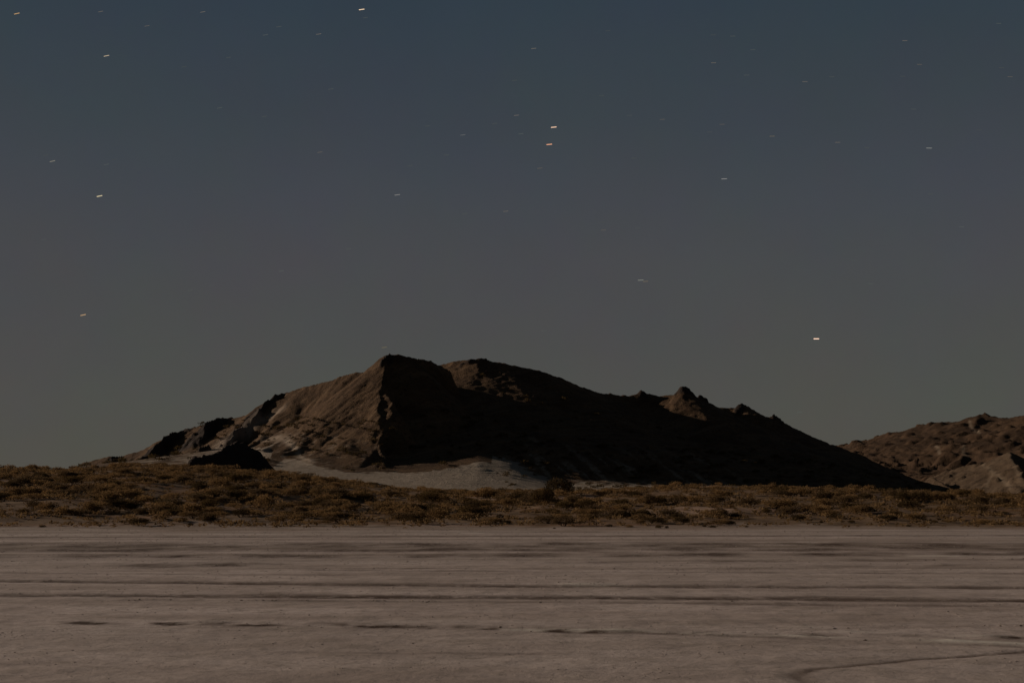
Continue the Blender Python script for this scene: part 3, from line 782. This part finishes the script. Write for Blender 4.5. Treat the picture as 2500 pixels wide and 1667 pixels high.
for i in ind:
    for a, b, lab, grp in zones:
        if a <= pxs[i] < b:
            row = 'at the lower edge' if cy[i] < 68 else ('in the lower half' if cy[i] < 84 else ('in the upper half' if cy[i] < 102 else 'at the top'))
            tone = 'dark' if rng.random() < 0.25 else 'golden'
            look = 'broad' if size[i] > 0.95 else ('mid-sized' if size[i] > 0.68 else 'small')
            place_shrub(cx[i], cy[i], czz[i], size[i] * 1.5, hgt_[i] * 1.2, rng.random() * 6.28, f'{look} {tone} shrub {row} of the {lab}', grp, int(rng.integers(9)), tone == 'dark')
            break

def scatter_mesh(name, X, Y, Z, W_, H_, n_leaf, leaf, protos, mat):
    base = [shrub_geo(rng, n_leaf, 4, leaf) for _ in range(protos)]
    V, T = [], []; off = 0
    for k in range(protos):
        sel = np.arange(k, len(X), protos)
        if not len(sel): continue
        v, t = base[k]
        a = rng.random(len(sel)) * 6.283
        ca, sa = np.cos(a)[:, None], np.sin(a)[:, None]
        vx = (v[None, :, 0] * ca - v[None, :, 1] * sa) * (W_[sel] * 0.55)[:, None] + X[sel][:, None]
        vy = (v[None, :, 0] * sa + v[None, :, 1] * ca) * (W_[sel] * 0.55)[:, None] + Y[sel][:, None]
        vz = v[None, :, 2] * H_[sel][:, None] + Z[sel][:, None] - 0.03
        V.append(np.stack([vx, vy, vz], -1).reshape(-1, 3))
        T.append((t[None] + (np.arange(len(sel)) * len(v))[:, None, None] + off).reshape(-1, 3))
        off += len(sel) * len(v)
    me = tri_mesh(name, np.concatenate(V), np.concatenate(T), mat)
    o = bpy.data.objects.new(name, me)
    COL.objects.link(o)
    return o
big_ = rest[size[rest] > 0.42]; small_ = rest[size[rest] <= 0.42]
o = scatter_mesh('scrub', cx[big_], cy[big_], czz[big_], size[big_] * 1.5, hgt_[big_] * 1.2, 300, 0.095, 10, SHRUB)
tag(o, 'brown desert scrub covering the rise before the hill', kind='stuff')
GRASS = shrub_mat('dry_grass', (0.12, 0.070, 0.031), (0.19, 0.112, 0.047), (0.14, 0.09, 0.048))
# dry grass tufts and low weeds between the bushes
N = 22000
ty = 60.5 + (132 - 60.5) * rng.random(N) ** 0.9
tx = (rng.random(N) * 2 - 1) * (0.42 * ty + 14)
k = rng.random(N) < np.clip(density(tx, ty) + 0.35, 0, 1) * (ty / 132) * 0.8
tx, ty = np.concatenate([tx[k], cx[small_]]), np.concatenate([ty[k], cy[small_]])
ts = 0.15 + 0.3 * rng.random(len(tx))
o = scatter_mesh('dry_grass', tx, ty, ground_h(tx, ty), ts * 1.5, ts * 0.55, 26, 0.26, 10, GRASS)
tag(o, 'dry golden grass tufts between the shrubs', kind='stuff')

# bushes on the sand apron and lower slopes of the hill
N = 9000
bx = -110 + 250 * rng.random(N); by = 300 + 120 * rng.random(N)
bz = hill_z(bx, by)
above = bz - apron(bx, by)
k = (rng.random(N) < np.where(above < 1.0, 0.10, np.where(above < 9, 0.26, np.where((above < 22) & (bx > -20), 0.04, 0.0))) * np.interp(bx, [-110, -60, -20, 20, 60, 140], [0.6, 1.0, 0.7, 1.0, 0.9, 0.5])) & (bz > 1.2)
k &= ~((bx > -74) & (bx < -6) & (by < toe_y(bx) + 1.0))
bx, by, bz = bx[k], by[k], bz[k]
bs = 0.6 + 1.3 * rng.random(len(bx)) ** 2
HB = shrub_mat('hillside_brush_leaves', (0.040, 0.026, 0.011), (0.070, 0.044, 0.018), (0.05, 0.034, 0.016))
o = scatter_mesh('hillside_brush', bx, by, bz, bs * 1.5, bs * 0.6, 60, 0.22, 8, HB)
tag(o, 'small dark brush dotted over the foot of the hill', kind='stuff')

# clods thrown up along the ruts of the dry lake bed
CLOD = NM('dry_clods'); CLOD.col(CLOD.mix(CLOD.ramp(CLOD.noise(CLOD.pos(), 5.0), 0.35, 0.65), (0.12, 0.085, 0.06), (0.30, 0.24, 0.19)))
ico_v = np.array([(0, 0, 1), (.9, 0, .4), (.28, .85, .4), (-.72, .53, .4), (-.72, -.53, .4), (.28, -.85, .4), (.8, .5, -.3), (-.3, .9, -.3), (-.95, 0, -.3), (-.3, -.9, -.3), (.8, -.5, -.3)])
ico_t = np.array([(0, 1, 2), (0, 2, 3), (0, 3, 4), (0, 4, 5), (0, 5, 1), (1, 6, 2), (2, 6, 7), (2, 7, 3), (3, 7, 8), (3, 8, 4), (4, 8, 9), (4, 9, 5), (5, 9, 10), (5, 10, 1), (1, 10, 6)])
V, T = [], []; off = 0
def clods(P, n, spread, s0, s1, clump):
    global off
    seg = np.hypot(*(P[1:] - P[:-1]).T); cum = np.concatenate([[0], np.cumsum(seg)])
    q = rng.random(n * 4) * cum[-1]
    q = q[perlin(q / clump, q * 0, n) > rng.random(len(q)) * 0.9 - 0.25][:n]
    X = np.interp(q, cum, P[:, 0]) + spread * rng.normal(size=len(q)); Y = np.interp(q, cum, P[:, 1]) + spread * rng.normal(size=len(q))
    okk = (Y > 9.5) & (Y < 59)
    for x, y in zip(X[okk], Y[okk]):
        s = s0 + (s1 - s0) * rng.random() ** 3
        v = ico_v * (s * (0.7 + 0.6 * rng.random(3))) * np.array([1.4, 1, 0.75]) * (0.8 + 0.4 * rng.random((11, 1)))
        V.append(v + np.array([x, y, s * 0.2])); T.append(ico_t + off); off += 11
for i, (P, hw, dk_, dep, rag) in enumerate(ruts):
    yy = P[:, 1].mean()
    if rag >= 0.8 and hw >= 0.08: clods(P, 90 if yy < 20 else 50, hw * 0.9, 0.003, 0.013 + 0.0002 * yy, 1.3)
me = tri_mesh('clods', np.concatenate(V), np.concatenate(T), CLOD.m)
o = bpy.data.objects.new('clods', me); COL.objects.link(o)
tag(o, 'crumbled earth clods along the tyre ruts', kind='stuff')
# crumbs of dry crust all over the flat, thicker in streaks
N = 90000
qy = 9.6 + (59.0 - 9.6) * rng.random(N) ** 1.25
qx = (rng.random(N) * 2 - 1) * (0.40 * qy + 4)
kk = rng.random(N) < np.clip(0.30 + 0.9 * fbm(qx / 3.0, qy / 1.1, 4, 501), 0.02, 1.0)
qx, qy = qx[kk], qy[kk]
qs = (0.0025 + 0.0055 * rng.random(len(qx)) ** 4) * (qy / 16.0) ** 0.7
qa = rng.random(len(qx)) * 6.283
sc3 = np.stack([1.5 + rng.random(len(qx)), 1.1 + 0.8 * rng.random(len(qx)), 0.5 + 0.35 * rng.random(len(qx))], -1) * qs[:, None]
v = ico_v[None] * sc3[:, None, :] * (0.8 + 0.4 * rng.random((len(qx), 11, 1)))
ca, sa = np.cos(qa)[:, None], np.sin(qa)[:, None]
ir = np.clip(np.searchsorted(gys, qy), 0, len(gys) - 1); ic = np.clip(np.searchsorted(gxs, qx), 0, len(gxs) - 1)
vv = np.stack([v[..., 0] * ca - v[..., 1] * sa + qx[:, None], v[..., 0] * sa + v[..., 1] * ca + qy[:, None], v[..., 2] + (GZ[ir, ic] + qs * 0.1)[:, None]], -1)
CRUMB = NM('crust_crumbs'); CRUMB.col(CRUMB.mix(CRUMB.ramp(CRUMB.noise(CRUMB.pos(), 3.0), 0.35, 0.65), (0.16, 0.12, 0.095), (0.34, 0.27, 0.225)))
me = tri_mesh('crust_crumbs', vv.reshape(-1, 3), (ico_t[None] + (np.arange(len(qx)) * 11)[:, None, None]).reshape(-1, 3), CRUMB.m)
o = bpy.data.objects.new('crust_crumbs', me); COL.objects.link(o)
tag(o, 'fine crumbs of dry crust strewn over the lake bed', kind='stuff')

# ----------------------------------------------------------------------------
# STARS: drawn out into short dashes
# ----------------------------------------------------------------------------
SD = 70000.0
bright = [
    (41, 34, 0.75, (1.0, .62, .28), 'orange star dash in the top left corner of the sky'),
    (260, 137, 0.70, (1.0, .80, .55), 'pale yellow star dash below the top left corner'),
    (883, 24, 1.3, (1.0, .74, .50), 'bright warm star dash at the top edge left of centre'),
    (1352, 311, 1.5, (1.0, .66, .46), 'upper and paler of the two bright stars close together in mid sky'),
    (1341, 353, 1.3, (1.0, .48, .28), 'lower and redder of the two bright stars close together in mid sky'),
    (243, 479, 1.0, (1.0, .84, .52), 'bright yellow slanting star dash in the left of the sky'),
    (203, 769, 0.75, (1.0, .64, .34), 'orange slanting star dash low in the left of the sky'),
    (1993, 827, 2.2, (1.0, .66, .48), 'brightest star dash, low above the right slope of the hill'),
    (128, 394, 0.34, (1.0, .92, .72), 'thin pale star dash above the bright yellow one at the left'),
    (970, 476, 0.34, (.95, .90, .84), 'thin pale star dash in mid sky above the hill summit'),
    (1130, 330, 0.24, (.9, .9, .9), 'thin grey star dash left of the two bright close stars'),
    (1261, 282, 0.26, (1.0, .85, .75), 'thin pale star dash just up and left of the two bright close stars'),
    (938, 848, 0.26, (1.0, .82, .45), 'dim yellow star dash just above the hill summit'),
    (1768, 437, 0.40, (.95, .92, .88), 'thin white star dash in the right of mid sky'),
    (1564, 684, 0.34, (.9, .95, .8), 'upper one of two dim star dashes touching, above the right flank'),
    (1576, 687, 0.28, (1.0, .78, .5), 'lower one of two dim star dashes touching, above the right flank'),
    (2268, 362, 0.36, (.9, .92, .85), 'thin grey star dash in the upper right of the sky'),
    (1235, 516, 0.22, (1.0, .85, .7), 'dim star dash right of and below the one over the summit'),
    (1885, 333, 0.24, (1.0, .85, .6), 'dim yellowish star dash above the thin white one at right'),
]
faint = [(246, 29, .22), (495, 30, .26), (359, 64, .18), (558, 141, .08), (449, 164, .06), (536, 264, .12), (112, 380, .06), (260, 402, .12), (280, 390, .05),
         (892, 44, .08), (681, 66, .1), (648, 86, .13), (778, 84, .26), (808, 218, .1), (645, 285, .08), (781, 372, .18), (1043, 308, .08), (1090, 379, .08), (1208, 302, .07), (1001, 405, .07),
         (1303, 119, .26), (1272, 327, .13), (1318, 411, .18), (1537, 282, .08), (1617, 292, .15), (1742, 154, .22), (1789, 89, .1), (1838, 122, .09), (1823, 184, .1), (1763, 304, .15), (1733, 323, .08),
         (1548, 387, .07), (1256, 197, .07), (1484, 76, .06), (1469, 234, .07), (1741, 86, .06), (2209, 100, .22), (2438, 58, .1), (2245, 158, .16), (1965, 200, .22), (2031, 188, .08), (2466, 188, .15),
         (2230, 267, .1), (2045, 348, .22), (2116, 361, .07), (2390, 318, .06), (2204, 187, .06), (2445, 166, .06), (107, 585, .1), (464, 709, .1), (517, 698, .08), (436, 732, .06), (1135, 522, .08),
         (851, 608, .1), (687, 662, .13), (734, 790, .08), (1473, 562, .16), (1557, 557, .08), (1327, 808, .1), (1567, 802, .08), (1831, 651, .07), (1470, 543, .06), (2348, 554, .13), (2272, 474, .08),
         (2086, 636, .08), (2125, 693, .1), (2244, 726, .06), (2342, 820, .06), (1952, 1006, .12)]
star_mats = {}
def star(px, py, b, c, label, group):
    key = (round(b, 2), c)
    if key not in star_mats:
        mm = bpy.data.materials.new('starlight'); mm.use_nodes = True
        t_ = mm.node_tree
        for n in list(t_.nodes): t_.nodes.remove(n)
        em = t_.nodes.new('ShaderNodeEmission'); em.inputs[0].default_value = (*c, 1); em.inputs[1].default_value = 0.055 + 0.68 * b if b > 0.3 else 0.05 + 0.45 * b
        t_.links.new(em.outputs[0], t_.nodes.new('ShaderNodeOutputMaterial').inputs[0])
        mm.cycles.emission_sampling = 'NONE'
        star_mats[key] = mm
    tilt = math.radians(np.interp(px, [0, 900, 1350, 2000, 2500], [13, 8, 5, 0, -1]))
    hl = (7.2 if b > 0.3 else 6.6) / F * SD; ht = (0.42 + 0.50 * min(b, 1.0)) / F * SD
    pts = [(-hl, 0, 0), (hl, 0, 0)]
    for sx_ in (-0.85, 0.85):
        for q in range(4):
            a = q * math.pi / 2
            pts.append((sx_ * hl, ht * math.cos(a), ht * math.sin(a)))
    tr = []
    for q in range(4):
        q2 = (q + 1) % 4
        tr += [(0, 2 + q2, 2 + q), (1, 6 + q, 6 + q2), (2 + q, 2 + q2, 6 + q2), (2 + q, 6 + q2, 6 + q)]
    me = tri_mesh('star', pts, tr, star_mats[key])
    o = bpy.data.objects.new('star', me); COL.objects.link(o)
    o.location = at(px, py, SD)
    o.rotation_euler = (0, -tilt, 0)
    tag(o, label, 'star', group)
for px, py, b, c, lab in bright:
    star(px, py, b, c, lab, 'stars in the night sky')
for px, py, b in faint:
    col_ = 'left' if px < 833 else ('middle' if px < 1667 else 'right')
    row = 'high' if py < 300 else 'low'
    c = (1.0, .86, .72) if b > .14 else (.85, .95, .9)
    star(px, py, b, c, f'faint thin star dash {row} in the {col_} third of the sky', f'faint stars {row} in the {col_} third')
print((('shrubs', n_shrub, 'scrub', len(big_), 'grass', len(tx), 'tris', sum(len(me.polygons) for me in bpy.data.meshes))))
